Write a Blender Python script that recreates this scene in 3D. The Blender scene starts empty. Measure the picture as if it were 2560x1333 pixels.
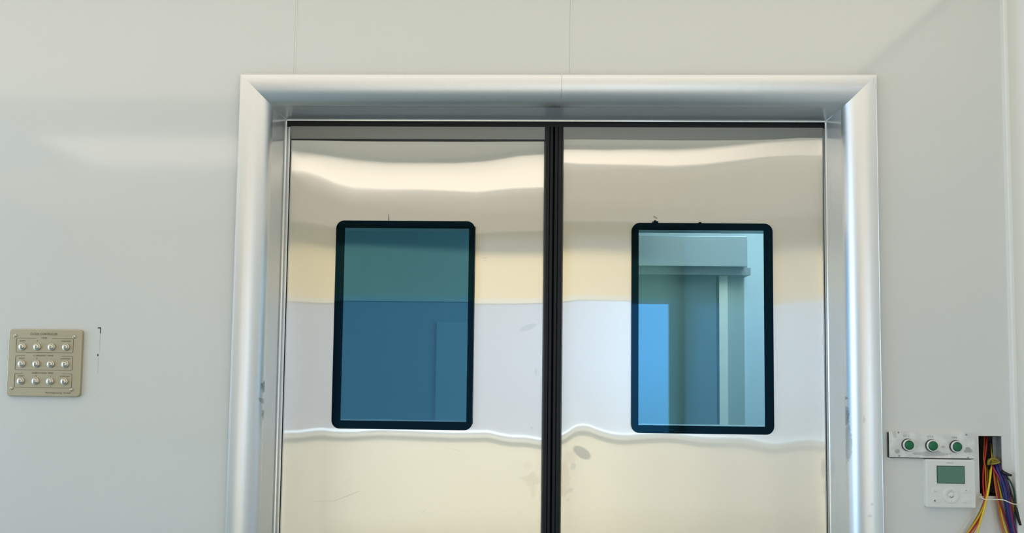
import bpy, bmesh, math, random
import numpy as np
from mathutils import Matrix, Vector

random.seed(7)
S = bpy.context.scene
COL = S.collection

# ------------------------------------------------------------------ camera
EYE = Vector((-0.0527, -2.0329, 1.4433))
YAW, PITCH, ROLL = -0.02811, 0.05902, 0.01158
fwd = Vector((math.sin(YAW) * math.cos(PITCH), math.cos(YAW) * math.cos(PITCH), math.sin(PITCH)))
rgt0 = Vector((math.cos(YAW), -math.sin(YAW), 0))
up0 = rgt0.cross(fwd)
rgt = rgt0 * math.cos(ROLL) + up0 * math.sin(ROLL)
upv = -rgt0 * math.sin(ROLL) + up0 * math.cos(ROLL)
FPX, PX, PY = 1930.0, 1280.0, 784.95
cam_data = bpy.data.cameras.new('camera')
cam = bpy.data.objects.new('camera', cam_data)
COL.objects.link(cam)
cam_data.sensor_width = 36.0
cam_data.lens = 36.0 * FPX / 2560.0
cam_data.shift_y = (PY - 666.5) / 2560.0
cam_data.clip_start = 0.05
m = Matrix.Identity(4)
for i in range(3):
    m[i][0], m[i][1], m[i][2], m[i][3] = rgt[i], upv[i], -fwd[i], EYE[i]
cam.matrix_world = m
S.camera = cam

# ------------------------------------------------------------------ view, world, light levels
S.view_settings.view_transform = 'Standard'
S.view_settings.look = 'None'
S.view_settings.gamma = 1.0
S.view_settings.use_curve_mapping = False
S.view_settings.exposure = 0.68
S.cycles.use_denoising = True
S.cycles.max_bounces = 14
S.cycles.diffuse_bounces = 6
S.cycles.glossy_bounces = 8
S.cycles.transparent_max_bounces = 12
S.cycles.sample_clamp_indirect = 6.0
S.cycles.caustics_reflective = False
S.cycles.caustics_refractive = False

SKY = (0.49, 0.71, 1.0)
SKY_STRENGTH = 3.3
SUN = (1.0, 0.86, 0.64)
SUN_STRENGTH = 4.1
LAMP = (1.0, 0.92, 0.80)
LAMP_STRENGTH = 1.02
FRONT_FILL_STRENGTH = 0.69
REAR_FILL_STRENGTH = 0.35
HALL_STRENGTH = 9.5

world = bpy.data.worlds.new('daylight')
S.world = world
world.use_nodes = True
wn = world.node_tree
bg = wn.nodes['Background']
tc = wn.nodes.new('ShaderNodeTexCoord')
sx = wn.nodes.new('ShaderNodeSeparateXYZ')
rp = wn.nodes.new('ShaderNodeValToRGB')
rp.color_ramp.elements[0].position = 0.42
rp.color_ramp.elements[0].color = (0.42, 0.50, 0.56, 1)
rp.color_ramp.elements[1].position = 0.50
rp.color_ramp.elements[1].color = (*SKY, 1)
mr = wn.nodes.new('ShaderNodeMapRange')
mr.inputs[1].default_value = -1.0
wn.links.new(tc.outputs['Generated'], sx.inputs[0])
wn.links.new(sx.outputs[2], mr.inputs[0])
wn.links.new(mr.outputs[0], rp.inputs[0])
wn.links.new(rp.outputs[0], bg.inputs[0])
bg.inputs[1].default_value = SKY_STRENGTH

sun_data = bpy.data.lights.new('sun', 'SUN')
sun_data.color = SUN
sun_data.energy = SUN_STRENGTH
sun_data.angle = 0.02
sun = bpy.data.objects.new('sun', sun_data)
COL.objects.link(sun)
sun.rotation_euler = Vector((1.30, -1.0, -0.05)).to_track_quat('-Z', 'Y').to_euler()  # low sun added through the side window to brighten the rear wall

# ------------------------------------------------------------------ sizes of the place (metres)
HC = 2.60                      # ceiling height
DY = 0.12                      # face of the door leaves, behind the wall face at y = 0
XL, XR, ZT = -0.7630, 0.7580, 2.1180   # clear opening inside the casing
XW0, XW1 = -4.2, 1.245         # side walls
YB = -4.43                     # rear wall
ZSILL, ZHEAD = 0.735, 1.985    # strip window in the rear wall
WX0, WX1, WXM = -2.05, 1.20, 0.66
LAMP_Y0, LAMP_Y1 = -2.52, -1.90
LAMP_X0, LAMP_X1 = -2.70, 1.16


# ------------------------------------------------------------------ helpers
def link(o, parent=None):
    COL.objects.link(o)
    if parent is not None:
        o.parent = parent
    return o


def tag(o, label=None, cat=None, group=None, kind=None):
    if label: o['label'] = label
    if cat: o['category'] = cat
    if group: o['group'] = group
    if kind: o['kind'] = kind
    return o


def empty(name, loc, label=None, cat=None, group=None, kind=None):
    o = bpy.data.objects.new(name, None)
    o.location = loc
    o.empty_display_size = 0.05
    link(o)
    return tag(o, label, cat, group, kind)


class MB:
    """collects shapes, then becomes one mesh object (vertices are world coordinates)"""
    def __init__(self):
        self.bm = bmesh.new()

    def face(self, pts, mat=0, smooth=False):
        f = self.bm.faces.new([self.bm.verts.new(p) for p in pts])
        f.material_index = mat
        f.smooth = smooth
        return f

    def box(self, x0, x1, y0, y1, z0, z1, mat=0, bevel=0.0, seg=2):
        r = bmesh.ops.create_cube(self.bm, size=1.0)
        vs = r['verts']
        for v in vs:
            v.co = Vector(((x0 + x1) / 2 + v.co.x * (x1 - x0), (y0 + y1) / 2 + v.co.y * (y1 - y0),
                           (z0 + z1) / 2 + v.co.z * (z1 - z0)))
        fs = {f for v in vs for f in v.link_faces}
        for f in fs: f.material_index = mat
        if bevel > 0:
            es = {e for v in vs for e in v.link_edges}
            bmesh.ops.bevel(self.bm, geom=list(es), offset=bevel, segments=seg, affect='EDGES', profile=0.5)
        return self

    def sweep(self, sections, closed=False, mat=0, smooth=True, caps=False):
        """joins rows of points"""
        rows = [[self.bm.verts.new(p) for p in s] for s in sections]
        n = len(rows[0])
        for a, b in zip(rows, rows[1:]):
            for i in range(n if closed else n - 1):
                j = (i + 1) % n
                f = self.bm.faces.new((a[i], a[j], b[j], b[i]))
                f.material_index = mat
                f.smooth = smooth
        if caps:
            for s in (rows[0], rows[-1]):
                try:
                    f = self.bm.faces.new(s); f.material_index = mat
                except ValueError:
                    pass
        return self

    def lathe(self, c, prof, n=32, mat=0, axis='y', smooth=True):
        """prof = (radius, offset along -y) pairs turned about an axis that comes out of the wall"""
        rows = []
        for r, d in prof:
            rows.append([(c[0] + r * math.cos(2 * math.pi * k / n), c[1] - d, c[2] + r * math.sin(2 * math.pi * k / n))
                         for k in range(n)])
        return self.sweep(rows, closed=True, mat=mat, smooth=smooth, caps=True)

    def tube(self, pts, r, n=10, mat=0, r1=None):
        P = [Vector(p) for p in pts]
        rows = []
        for i, p in enumerate(P):
            t = (P[min(i + 1, len(P) - 1)] - P[max(i - 1, 0)]).normalized()
            a = t.cross(Vector((0, 1, 0)))
            if a.length < 1e-4: a = t.cross(Vector((1, 0, 0)))
            a.normalize(); b = t.cross(a)
            rr = r if r1 is None else r + (r1 - r) * i / (len(P) - 1)
            rows.append([p + (a * math.cos(2 * math.pi * k / n) + b * math.sin(2 * math.pi * k / n)) * rr for k in range(n)])
        return self.sweep(rows, closed=True, mat=mat, caps=True)

    def build(self, name, mats, parent=None, origin=None, recalc=True):
        if recalc:
            bmesh.ops.recalc_face_normals(self.bm, faces=self.bm.faces[:])
        me = bpy.data.meshes.new(name)
        o = bpy.data.objects.new(name, me)
        off = Vector((0, 0, 0))
        if parent is not None:
            q = parent
            while q is not None:
                off += q.location
                q = q.parent
        if origin is not None:
            o.location = Vector(origin) - off
            off = Vector(origin)
        for v in self.bm.verts: v.co -= off
        self.bm.to_mesh(me)
        self.bm.free()
        for mm in (mats if isinstance(mats, (list, tuple)) else [mats]):
            me.materials.append(mm)
        return link(o, parent)


def spline(pts, n=8):
    """Catmull-Rom through the points"""
    P = [Vector(p) for p in pts]
    P = [P[0] * 2 - P[1]] + P + [P[-1] * 2 - P[-2]]
    out = []
    for i in range(1, len(P) - 2):
        for k in range(n):
            t = k / n
            a, b, c, d = P[i - 1:i + 3]
            out.append(0.5 * (2 * b + (c - a) * t + (2 * a - 5 * b + 4 * c - d) * t * t + (3 * b - a - 3 * c + d) * t ** 3))
    out.append(P[-2])
    return out


def rounded(x0, x1, z0, z1, r, n=8):
    out = []
    for cx, cz, a0 in ((x1 - r, z1 - r, 0), (x0 + r, z1 - r, 90), (x0 + r, z0 + r, 180), (x1 - r, z0 + r, 270)):
        for k in range(n + 1):
            a = math.radians(a0 + 90 * k / n)
            out.append((cx + r * math.cos(a), cz + r * math.sin(a)))
    return out


def plate(mb, x0, x1, y_back, y_front, z0, z1, r, mat=0, edge=0.001):
    """flat plate on a wall with round corners and a softened front edge"""
    rows = []
    for y, ins in ((y_back, 0), (y_front + edge, 0), (y_front + edge * .3, edge * .3), (y_front, edge)):
        rows.append([(x, y, z) for x, z in rounded(x0 + ins, x1 - ins, z0 + ins, z1 - ins, max(r - ins, 0.0004))])
    return mb.sweep(rows, closed=True, mat=mat, smooth=False, caps=True)


# ------------------------------------------------------------------ materials
def new_mat(name):
    mt = bpy.data.materials.new(name)
    mt.use_nodes = True
    nt = mt.node_tree
    return mt, nt, nt.nodes['Principled BSDF']


def math_node(nt, op, a, b=None, c=None):
    n = nt.nodes.new('ShaderNodeMath')
    n.operation = op
    for i, v in enumerate((a, b, c)):
        if v is None: continue
        if isinstance(v, (int, float)): n.inputs[i].default_value = v
        else: nt.links.new(v, n.inputs[i])
    return n.outputs[0]


def noise(nt, scale, detail=3.0, stretch=(1, 1, 1)):
    g = nt.nodes.new('ShaderNodeNewGeometry')
    mp = nt.nodes.new('ShaderNodeMapping')
    mp.inputs['Scale'].default_value = stretch
    nz = nt.nodes.new('ShaderNodeTexNoise')
    nz.inputs['Scale'].default_value = scale
    nz.inputs['Detail'].default_value = detail
    nt.links.new(g.outputs['Position'], mp.inputs['Vector'])
    nt.links.new(mp.outputs[0], nz.inputs['Vector'])
    return nz.outputs[0]


def mix_col(nt, fac, a, b):
    n = nt.nodes.new('ShaderNodeMix')
    n.data_type = 'RGBA'
    for sock, v in ((n.inputs[0], fac), (n.inputs[6], a), (n.inputs[7], b)):
        if isinstance(v, (int, float)): sock.default_value = v
        elif isinstance(v, tuple): sock.default_value = (*v[:3], 1)
        else: nt.links.new(v, sock)
    return n.outputs[2]


def simple(name, col, rough=0.5, metal=0.0, spec=0.5, var=0.04, scale=40.0, stretch=(1, 1, 1), bump=0.0, ior=None, coat=0.0):
    mt, nt, b = new_mat(name)
    f = noise(nt, scale, 3.0, stretch)
    lo = tuple(max(0, c * (1 - var)) for c in col)
    hi = tuple(min(1, c * (1 + var)) for c in col)
    nt.links.new(mix_col(nt, f, lo, hi), b.inputs['Base Color'])
    b.inputs['Roughness'].default_value = rough
    b.inputs['Metallic'].default_value = metal
    b.inputs['Specular IOR Level'].default_value = spec
    if ior: b.inputs['IOR'].default_value = ior
    if coat: b.inputs['Coat Weight'].default_value = coat
    if bump:
        bp = nt.nodes.new('ShaderNodeBump')
        bp.inputs['Strength'].default_value = bump
        bp.inputs['Distance'].default_value = 0.001
        nt.links.new(f, bp.inputs['Height'])
        nt.links.new(bp.outputs[0], b.inputs['Normal'])
    return mt


def stain_reflection_mask(nt, spots, wob=0.5, scale=60.0):
    """spots: (x, z, radius x, radius z, turn in degrees, strength); blotchy marks with ragged edges, dirt and one painted reflection"""
    g = nt.nodes.new('ShaderNodeNewGeometry')
    s = nt.nodes.new('ShaderNodeSeparateXYZ')
    nt.links.new(g.outputs['Position'], s.inputs[0])
    w = math_node(nt, 'MULTIPLY', math_node(nt, 'SUBTRACT', noise(nt, scale, 4.0), 0.5), wob * 2)
    total = None
    for x, z, rx, rz, a, k in spots:
        ca, sa = math.cos(math.radians(a)), math.sin(math.radians(a))
        dx = math_node(nt, 'SUBTRACT', s.outputs[0], x)
        dz = math_node(nt, 'SUBTRACT', s.outputs[2], z)
        u = math_node(nt, 'MULTIPLY', math_node(nt, 'ADD', math_node(nt, 'MULTIPLY', dx, ca), math_node(nt, 'MULTIPLY', dz, sa)), 1 / rx)
        v = math_node(nt, 'MULTIPLY', math_node(nt, 'SUBTRACT', math_node(nt, 'MULTIPLY', dz, ca), math_node(nt, 'MULTIPLY', dx, sa)), 1 / rz)
        d = math_node(nt, 'SQRT', math_node(nt, 'ADD', math_node(nt, 'MULTIPLY', u, u), math_node(nt, 'MULTIPLY', v, v)))
        d = math_node(nt, 'ADD', d, w)
        r = nt.nodes.new('ShaderNodeMapRange')
        r.interpolation_type = 'SMOOTHSTEP'
        for i, q in enumerate((0.75, 1.1, k, 0.0)): r.inputs[i + 1].default_value = q
        nt.links.new(d, r.inputs[0])
        total = r.outputs[0] if total is None else math_node(nt, 'MAXIMUM', total, r.outputs[0])
    return total


def brushed_steel(name, spots, brown):
    """vertically brushed stainless sheet: sharp up and down, smeared sideways"""
    mt, nt, b = new_mat(name)
    nt.nodes.remove(b)
    out = nt.nodes['Material Output']
    f = noise(nt, 900.0, 2.0, (1, 1, 0.006))
    col = mix_col(nt, f, (0.85, 0.82, 0.75), (0.89, 0.86, 0.795))
    f2 = noise(nt, 5.0, 2.0, (1, 1, 1))
    col = mix_col(nt, math_node(nt, 'MULTIPLY', f2, 0.12), col, (0.78, 0.76, 0.70))
    if brown: col = mix_col(nt, stain_reflection_mask(nt, brown, 0.75, 90.0), col, (0.74, 0.68, 0.60))
    col = mix_col(nt, stain_reflection_mask(nt, spots, 0.12, 50.0), col, (0.53, 0.54, 0.52))
    tan = nt.nodes.new('ShaderNodeCombineXYZ')
    tan.inputs[2].default_value = 1.0
    lobes = []
    for rough, an in ((0.075, 0.92), (0.125, 0.97), (0.34, 0.55)):
        gl = nt.nodes.new('ShaderNodeBsdfAnisotropic')
        gl.distribution = 'GGX'
        gl.inputs['Roughness'].default_value = rough
        gl.inputs['Anisotropy'].default_value = an
        nt.links.new(col, gl.inputs['Color'])
        nt.links.new(tan.outputs[0], gl.inputs['Tangent'])
        lobes.append(gl)
    m1 = nt.nodes.new('ShaderNodeMixShader'); m1.inputs[0].default_value = 0.62
    nt.links.new(lobes[0].outputs[0], m1.inputs[1]); nt.links.new(lobes[1].outputs[0], m1.inputs[2])
    m2 = nt.nodes.new('ShaderNodeMixShader'); m2.inputs[0].default_value = 0.13
    nt.links.new(m1.outputs[0], m2.inputs[1]); nt.links.new(lobes[2].outputs[0], m2.inputs[2])
    nt.links.new(m2.outputs[0], out.inputs[0])
    return mt


def glass(name, tint, refl, coat):
    mt, nt, b = new_mat(name)
    nt.nodes.remove(b)
    out = nt.nodes['Material Output']
    tr = nt.nodes.new('ShaderNodeBsdfTransparent'); tr.inputs[0].default_value = (*tint, 1)
    gl = nt.nodes.new('ShaderNodeBsdfGlossy'); gl.inputs['Roughness'].default_value = 0.0
    gl.inputs[0].default_value = (*coat, 1)
    fr = nt.nodes.new('ShaderNodeFresnel'); fr.inputs[0].default_value = refl
    mx = nt.nodes.new('ShaderNodeMixShader')
    gm = nt.nodes.new('ShaderNodeNewGeometry')
    nt.links.new(math_node(nt, 'MULTIPLY', fr.outputs[0], math_node(nt, 'SUBTRACT', 1.0, gm.outputs['Backfacing'])), mx.inputs[0])
    nt.links.new(tr.outputs[0], mx.inputs[1]); nt.links.new(gl.outputs[0], mx.inputs[2])
    nt.links.new(mx.outputs[0], out.inputs[0])
    return mt


def emitter(name, col, k):
    mt, nt, b = new_mat(name)
    nt.nodes.remove(b)
    e = nt.nodes.new('ShaderNodeEmission')
    e.inputs[0].default_value = (*col, 1); e.inputs[1].default_value = k
    nt.links.new(e.outputs[0], nt.nodes['Material Output'].inputs[0])
    return mt


def casing_metal(name, spots):
    mt, nt, b = new_mat(name)
    f = noise(nt, 300.0, 2.0, (1, 1, 0.01))
    col = mix_col(nt, f, (0.85, 0.855, 0.86), (0.89, 0.89, 0.89))
    if spots: col = mix_col(nt, stain_reflection_mask(nt, spots, 0.55, 120.0), col, (0.30, 0.33, 0.34))
    nt.links.new(col, b.inputs['Base Color'])
    b.inputs['Metallic'].default_value = 1.0
    b.inputs['Roughness'].default_value = 0.38
    return mt


M = {}
M['wall'] = simple('wall_panel_paint', (0.765, 0.765, 0.735), 0.09, spec=1.0, ior=1.55, var=0.012, scale=3.0)
M['wall_side'] = simple('side_wall_paint', (0.86, 0.86, 0.83), 0.3, var=0.012, scale=3.0)
M['cream'] = simple('cream_wall_paint', (0.90, 0.79, 0.57), 0.5, var=0.015, scale=3.0)
M['cream_low'] = simple('cream_wall_paint_lit', (0.93, 0.88, 0.79), 0.5, var=0.015, scale=3.0)  # same cream wall paint, made paler where more light falls below the sill
M['ceiling'] = simple('ceiling_paint', (0.84, 0.81, 0.70), 0.6, var=0.01, scale=4.0)
M['floor'] = simple('vinyl_floor', (0.21, 0.28, 0.30), 0.3, var=0.08, scale=18.0)
M['seal_line'] = simple('white_sealant', (0.90, 0.90, 0.86), 0.4, var=0.02)
M['crack'] = simple('dark_score_mark', (0.03, 0.035, 0.04), 0.8, var=0.2, scale=300)
M['chalk'] = simple('pale_score_mark', (0.64, 0.655, 0.64), 0.8, var=0.1, scale=300)
M['rubber'] = simple('black_rubber', (0.006, 0.008, 0.010), 0.42, spec=0.28, var=0.3, scale=60)
M['enamel'] = simple('black_enamel', (0.002, 0.003, 0.004), 0.03, spec=0.26, var=0.1)
M['enamel'].node_tree.nodes['Principled BSDF'].inputs['Specular Tint'].default_value = (0.12, 0.62, 1.0, 1)
M['liner'] = simple('pane_spacer', (0.62, 0.72, 0.76), 0.35, metal=0.3)
M['glass'] = glass('tinted_double_glazing', (0.63, 0.745, 0.79), 2.35, (0.22, 0.64, 0.92))
M['clear'] = glass('clear_glazing', (0.93, 0.96, 0.97), 1.45, (0.9, 0.97, 1.0))
M['alu'] = casing_metal('satin_aluminium', [])
M['alu_left'] = casing_metal('satin_aluminium_scuffed_left', [(-0.772, 1.362, 0.007, 0.016, 0, .9), (-0.770, 1.285, 0.006, 0.026, 4, .85),
    (-0.776, 1.325, 0.004, 0.012, 30, .5), (-0.771, 1.22, 0.004, 0.012, 0, .4)])
M['alu_right'] = casing_metal('satin_aluminium_scuffed_right', [(0.766, 1.352, 0.006, 0.006, 0, .8), (0.768, 1.300, 0.005, 0.032, -4, .75),
    (0.771, 1.235, 0.006, 0.05, 0, .5), (0.80, 1.30, 0.003, 0.01, 0, .25), (0.815, 1.085, 0.004, 0.004, 0, .3), (0.81, 1.055, 0.006, 0.004, 0, .25)])
M['reveal'] = simple('brushed_reveal_metal', (0.88, 0.90, 0.90), 0.17, metal=0.5, var=0.05, scale=200, stretch=(1, 1, .02))
M['white_plastic'] = simple('white_plastic', (0.83, 0.83, 0.79), 0.35, var=0.02, scale=60)
M['nickel'] = simple('brushed_nickel_plate', (0.53, 0.445, 0.30), 0.42, metal=0.6, var=0.07, scale=25, stretch=(1, 1, 3))
M['engrave'] = simple('engraved_fill', (0.14, 0.12, 0.08), 0.7, var=0.1)
M['faded'] = simple('faded_print', (0.27, 0.27, 0.25), 0.7, var=0.1)
M['chrome'] = simple('polished_chrome', (0.80, 0.78, 0.72), 0.12, metal=1.0, var=0.02)
M['green'] = simple('green_button_plastic', (0.004, 0.15, 0.055), 0.35, var=0.12, scale=200)
M['dark_green'] = simple('dark_green_rim', (0.003, 0.05, 0.03), 0.35, var=0.1)
M['lcd'] = simple('green_display', (0.105, 0.235, 0.165), 0.2, var=0.05, scale=60)
M['lcd_edge'] = simple('display_border', (0.02, 0.06, 0.05), 0.3)
M['black'] = simple('black_plastic', (0.008, 0.008, 0.010), 0.45, var=0.2)
M['cavity'] = simple('dark_box_steel', (0.012, 0.013, 0.014), 0.6, var=0.4, scale=80)
M['galv'] = simple('galvanised_steel', (0.30, 0.32, 0.33), 0.5, metal=0.4, var=0.4, scale=120)
M['hall_wall'] = simple('hall_wall_paint', (0.62, 0.74, 0.78), 0.4, var=0.015, scale=3)
M['hall_blue'] = simple('hall_teal_paint', (0.075, 0.30, 0.45), 0.4, var=0.02, scale=3)
M['hall_panel'] = simple('hall_pale_panel', (0.14, 0.40, 0.53), 0.4, var=0.02, scale=3)
M['hall_door'] = simple('hall_door_paint', (0.11, 0.165, 0.145), 0.35, var=0.03, scale=8)
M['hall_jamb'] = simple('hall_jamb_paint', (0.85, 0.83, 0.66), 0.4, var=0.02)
M['hall_jamb_grey'] = simple('hall_jamb_grey_paint', (0.36, 0.42, 0.36), 0.4, var=0.02)  # grey green strip beside the cream jamb
mt, nt, b = new_mat('white_blind_fabric')
tl = nt.nodes.new('ShaderNodeBsdfTranslucent'); tl.inputs[0].default_value = (.86, .82, .84, 1)
mx = nt.nodes.new('ShaderNodeMixShader'); mx.inputs[0].default_value = .20
b.inputs['Base Color'].default_value = (.55, .565, .70, 1); b.inputs['Roughness'].default_value = .8
nt.links.new(b.outputs[0], mx.inputs[1]); nt.links.new(tl.outputs[0], mx.inputs[2])
nt.links.new(mx.outputs[0], nt.nodes['Material Output'].inputs[0])
M['blind'] = mt
M['header'] = simple('brushed_header_steel', (0.50, 0.54, 0.55), 0.26, metal=0.85, var=0.05, scale=60, stretch=(1, 1, .02))
M['dull_steel'] = simple('dull_grey_steel', (0.24, 0.25, 0.235), 0.38, metal=0.6, var=0.06, scale=60, stretch=(.1, 1, 1))
M['win_frame'] = simple('white_window_frame', (0.84, 0.84, 0.82), 0.4, var=0.01)
M['grey_rail'] = simple('grey_wall_rail', (0.42, 0.43, 0.40), 0.5, var=0.02)
M['front_fill'] = emitter('front_fill_glow', (1.0, 0.94, 0.80), FRONT_FILL_STRENGTH)
M['rear'] = emitter('rear_fill_glow', (1.0, 0.93, 0.76), REAR_FILL_STRENGTH)
M['lamp'] = emitter('lit_diffuser', LAMP, LAMP_STRENGTH)
M['hall_lamp'] = emitter('lit_hall_diffuser', (0.95, 1.0, 0.98), HALL_STRENGTH)

# ------------------------------------------------------------------ room shell
mb = MB()
mb.box(XW0 - .2, XW1 + .8, YB - .2, 2.2, -0.1, 0.0)
tag(mb.build('floor', M['floor']), 'grey blue vinyl floor of the room', 'floor', kind='structure')

mb = MB()
mb.box(XW0 - .2, XW1 + .8, YB - .2, 2.2, HC, HC + .1)
tag(mb.build('ceiling', M['ceiling']), 'cream white ceiling of the room', 'ceiling', kind='structure')

HX0, HX1, HZ0, HZ1 = 1.0930, 1.1520, 1.1085, 1.2610       # cutout with the loose cables
mb = MB()
WB = 0.115
mb.box(XW0, XL - .068, 0, WB, 0, HC)
mb.box(XL - .068, XR + .068, 0, WB, ZT + .068, HC)
mb.box(XR + .068, HX0, 0, WB, 0, HC)
mb.box(HX1, XW1 + .6, 0, WB, 0, HC)
mb.box(HX0, HX1, 0, WB, HZ1, HC)
mb.box(HX0, HX1, 0, WB, 0, HZ0)
# scored outline of a cutout never opened, beside the button plate
mb.box(-1.2175, -1.2095, -0.0006, 0.002, 1.5135, 1.5165, 1)
mb.box(-1.2112, -1.2095, -0.0006, 0.002, 1.5000, 1.5150, 1)
mb.box(-1.2113, -1.2105, -0.0006, 0.002, 1.452, 1.500, 2)
mb.box(-1.2160, -1.2132, -0.0006, 0.002, 1.4395, 1.4450, 1)
mb.box(-1.2135, -1.2128, -0.0006, 0.002, 1.395, 1.435, 2)
mb.box(-1.2140, -1.2020, -0.0006, 0.002, 1.3320, 1.3342, 2)
mb.box(-1.4660, -1.4645, -0.0006, 0.002, 1.240, 1.2420, 2)
tag(mb.build('wall_front', [M['wall'], M['crack'], M['chalk']]), 'glossy pale grey panel wall round the steel double door', 'wall', kind='structure')

# joints between the wall panels over the door
for k, x in enumerate((-0.7058, 0.0398)):
    mb = MB()
    mb.box(x - .0011, x + .0011, -0.0012, 0.0, ZT + .085, HC)
    mb.box(x - .0032, x - .0011, -0.0003, 0.0, ZT + .085, HC, 1)
    tag(mb.build('trim_%d' % (k + 2), [M['seal_line'], M['chalk']]),
        ('thin pale panel joint over the corner of the casing', 'thin pale panel joint over the middle of the door')[k], 'panel joint', kind='structure')

# left wall with an unseen window added to light the room
def wall_with_window(mb, axis, p0, p1, a0, a1, w0, w1, z0, z1):
    def bx(q0, q1, za, zb):
        if axis == 'x': mb.box(p0, p1, q0, q1, za, zb)
        else: mb.box(q0, q1, p0, p1, za, zb)
    bx(a0, w0, 0, HC); bx(w1, a1, 0, HC); bx(w0, w1, 0, z0); bx(w0, w1, z1, HC)

mb = MB()
wall_with_window(mb, 'x', XW0 - .15, XW0, YB - .15, WB, -2.62, -0.20, 0.12, 2.57)
tag(mb.build('wall_left', M['wall_side']), 'pale side wall with the added wide window', 'wall', kind='structure')
mb = MB()
mb.box(XW1, XW1 + .15, YB - .15, 0.0, 0, HC)
tag(mb.build('wall_right', M['wall_side']), 'pale wall beyond the coved corner beside the cable cutout', 'wall', kind='structure')
mb = MB()
wall_with_window(mb, 'y', YB - .15, YB, XW0, XW1, WX0, WX1, ZSILL, ZHEAD)
mb.box(XW0, XW1, YB, YB + .006, 0.0, ZSILL - .048, 1)
tag(mb.build('wall_rear', [M['cream'], M['cream_low']]), 'cream wall mirrored in the steel doors', 'wall', kind='structure')

# coved corner strip at the right end of the door wall
mb = MB()
x0 = 1.176
prof = [(x0, 0.0), (x0, -.014), (x0 + .002, -.016), (x0 + .009, -.016), (x0 + .010, .0)]
R = XW1 - x0 - .012
for k in range(13):
    a = math.radians(90 * k / 12)
    prof.append((x0 + .012 + R * math.sin(a), -.001 - R * 0.95 * (1 - math.cos(a))))
prof += [(XW1 - .001, -.09), (XW1, -.09)]
mb.sweep([[(x, y, z) for x, y in prof] for z in (0.0, HC)], smooth=False)
ob = mb.build('trim_4', [M['wall_side'], M['seal_line']], recalc=False)
tag(ob, 'white coved strip in the corner beside the cable cutout', 'corner trim', kind='structure')
for f in ob.data.polygons:
    f.use_smooth = 5 <= f.index <= 16
    f.material_index = 1 if f.index < 4 else 0

# rear strip window
win = empty('window_1', ((WX0 + WX1) / 2, YB, ZSILL), 'long window mirrored in the steel doors', 'window', kind='structure')
mb = MB()
fw = .045
for a, b_ in ((WX0, WX0 + fw), (WXM - .03, WXM + .03), (WX1 - .085, WX1)):
    mb.box(a, b_, YB - .06, YB + .004, ZSILL, ZHEAD)
mb.box(WX0, WX1, YB - .06, YB - .03, ZSILL, ZSILL + .03)
mb.box(WX0, WX1, YB - .06, YB + .003, ZHEAD - fw, ZHEAD)
mb.build('window_frame', M['win_frame'], win)
mb = MB(); mb.box(WXM, WX1, YB - .062, YB - .058, ZSILL, ZHEAD); mb.build('pane', M['clear'], win)
mb = MB()
mb.box(WX0 + fw, WXM - .03, YB - .058, YB - .054, ZSILL + fw, ZHEAD - fw)
mb.build('blind', M['blind'], win)
mb = MB(); mb.box(WX0 - .1, XW1, YB, YB + .10, ZSILL - .002, ZSILL + .026); mb.build('sill', M['win_frame'], win)
mb = MB(); mb.box(XW0, XW1, YB, YB + .03, ZSILL - .048, ZSILL - .002)
tag(mb.build('trim_5', M['grey_rail']), 'grey rail under the mirrored window', 'rail', kind='structure')

win = empty('fill_window', (XW0, -2.1, .8), 'unseen wide side window added to light the room', 'window', kind='structure')
mb = MB()
for a in (-2.62, -0.245):
    mb.box(XW0 - .1, XW0 - .04, a, a + .045, .12, 2.57)
mb.box(XW0 - .1, XW0 - .04, -2.62, -.20, .12, .165); mb.box(XW0 - .1, XW0 - .04, -2.62, -.20, 2.53, 2.57)
mb.build('window_frame', M['win_frame'], win)
mb = MB(); mb.box(XW0 - .072, XW0 - .068, -2.62, -.20, .12, 2.57); mb.build('pane', M['clear'], win)

def portal(name, loc, rot, w, h):
    l = bpy.data.lights.new(name, 'AREA')
    l.shape = 'RECTANGLE'; l.size = w; l.size_y = h
    l.cycles.is_portal = True
    o = bpy.data.objects.new(name, l)
    o.location = loc; o.rotation_euler = rot
    link(o)
portal('window_daylight', (XW0 - .16, -1.41, 1.345), (0, math.radians(-90), 0), 2.45, 2.42)
portal('window_daylight', ((WX0 + WX1) / 2, YB - .16, (ZSILL + ZHEAD) / 2), (math.radians(90), 0, 0), WX1 - WX0, ZHEAD - ZSILL)

# long ceiling light over the room
cl = empty('ceiling_light', ((LAMP_X0 + LAMP_X1) / 2, (LAMP_Y0 + LAMP_Y1) / 2, HC), 'long lit ceiling panel mirrored as the bright band in the doors', 'ceiling light')
mb = MB()
mb.box(LAMP_X0, LAMP_X1, LAMP_Y0, LAMP_Y1, HC - .012, HC - .006)
mb.build('diffuser', M['lamp'], cl)
mb = MB()
for x_ in (LAMP_X0 - .02, LAMP_X1): mb.box(x_, x_ + .02, LAMP_Y0 - .02, LAMP_Y1 + .02, HC - .016, HC)
for y_ in (LAMP_Y0 - .02, LAMP_Y1): mb.box(LAMP_X0, LAMP_X1, y_, y_ + .02, HC - .016, HC)
mb.build('frame', M['win_frame'], cl)

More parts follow.
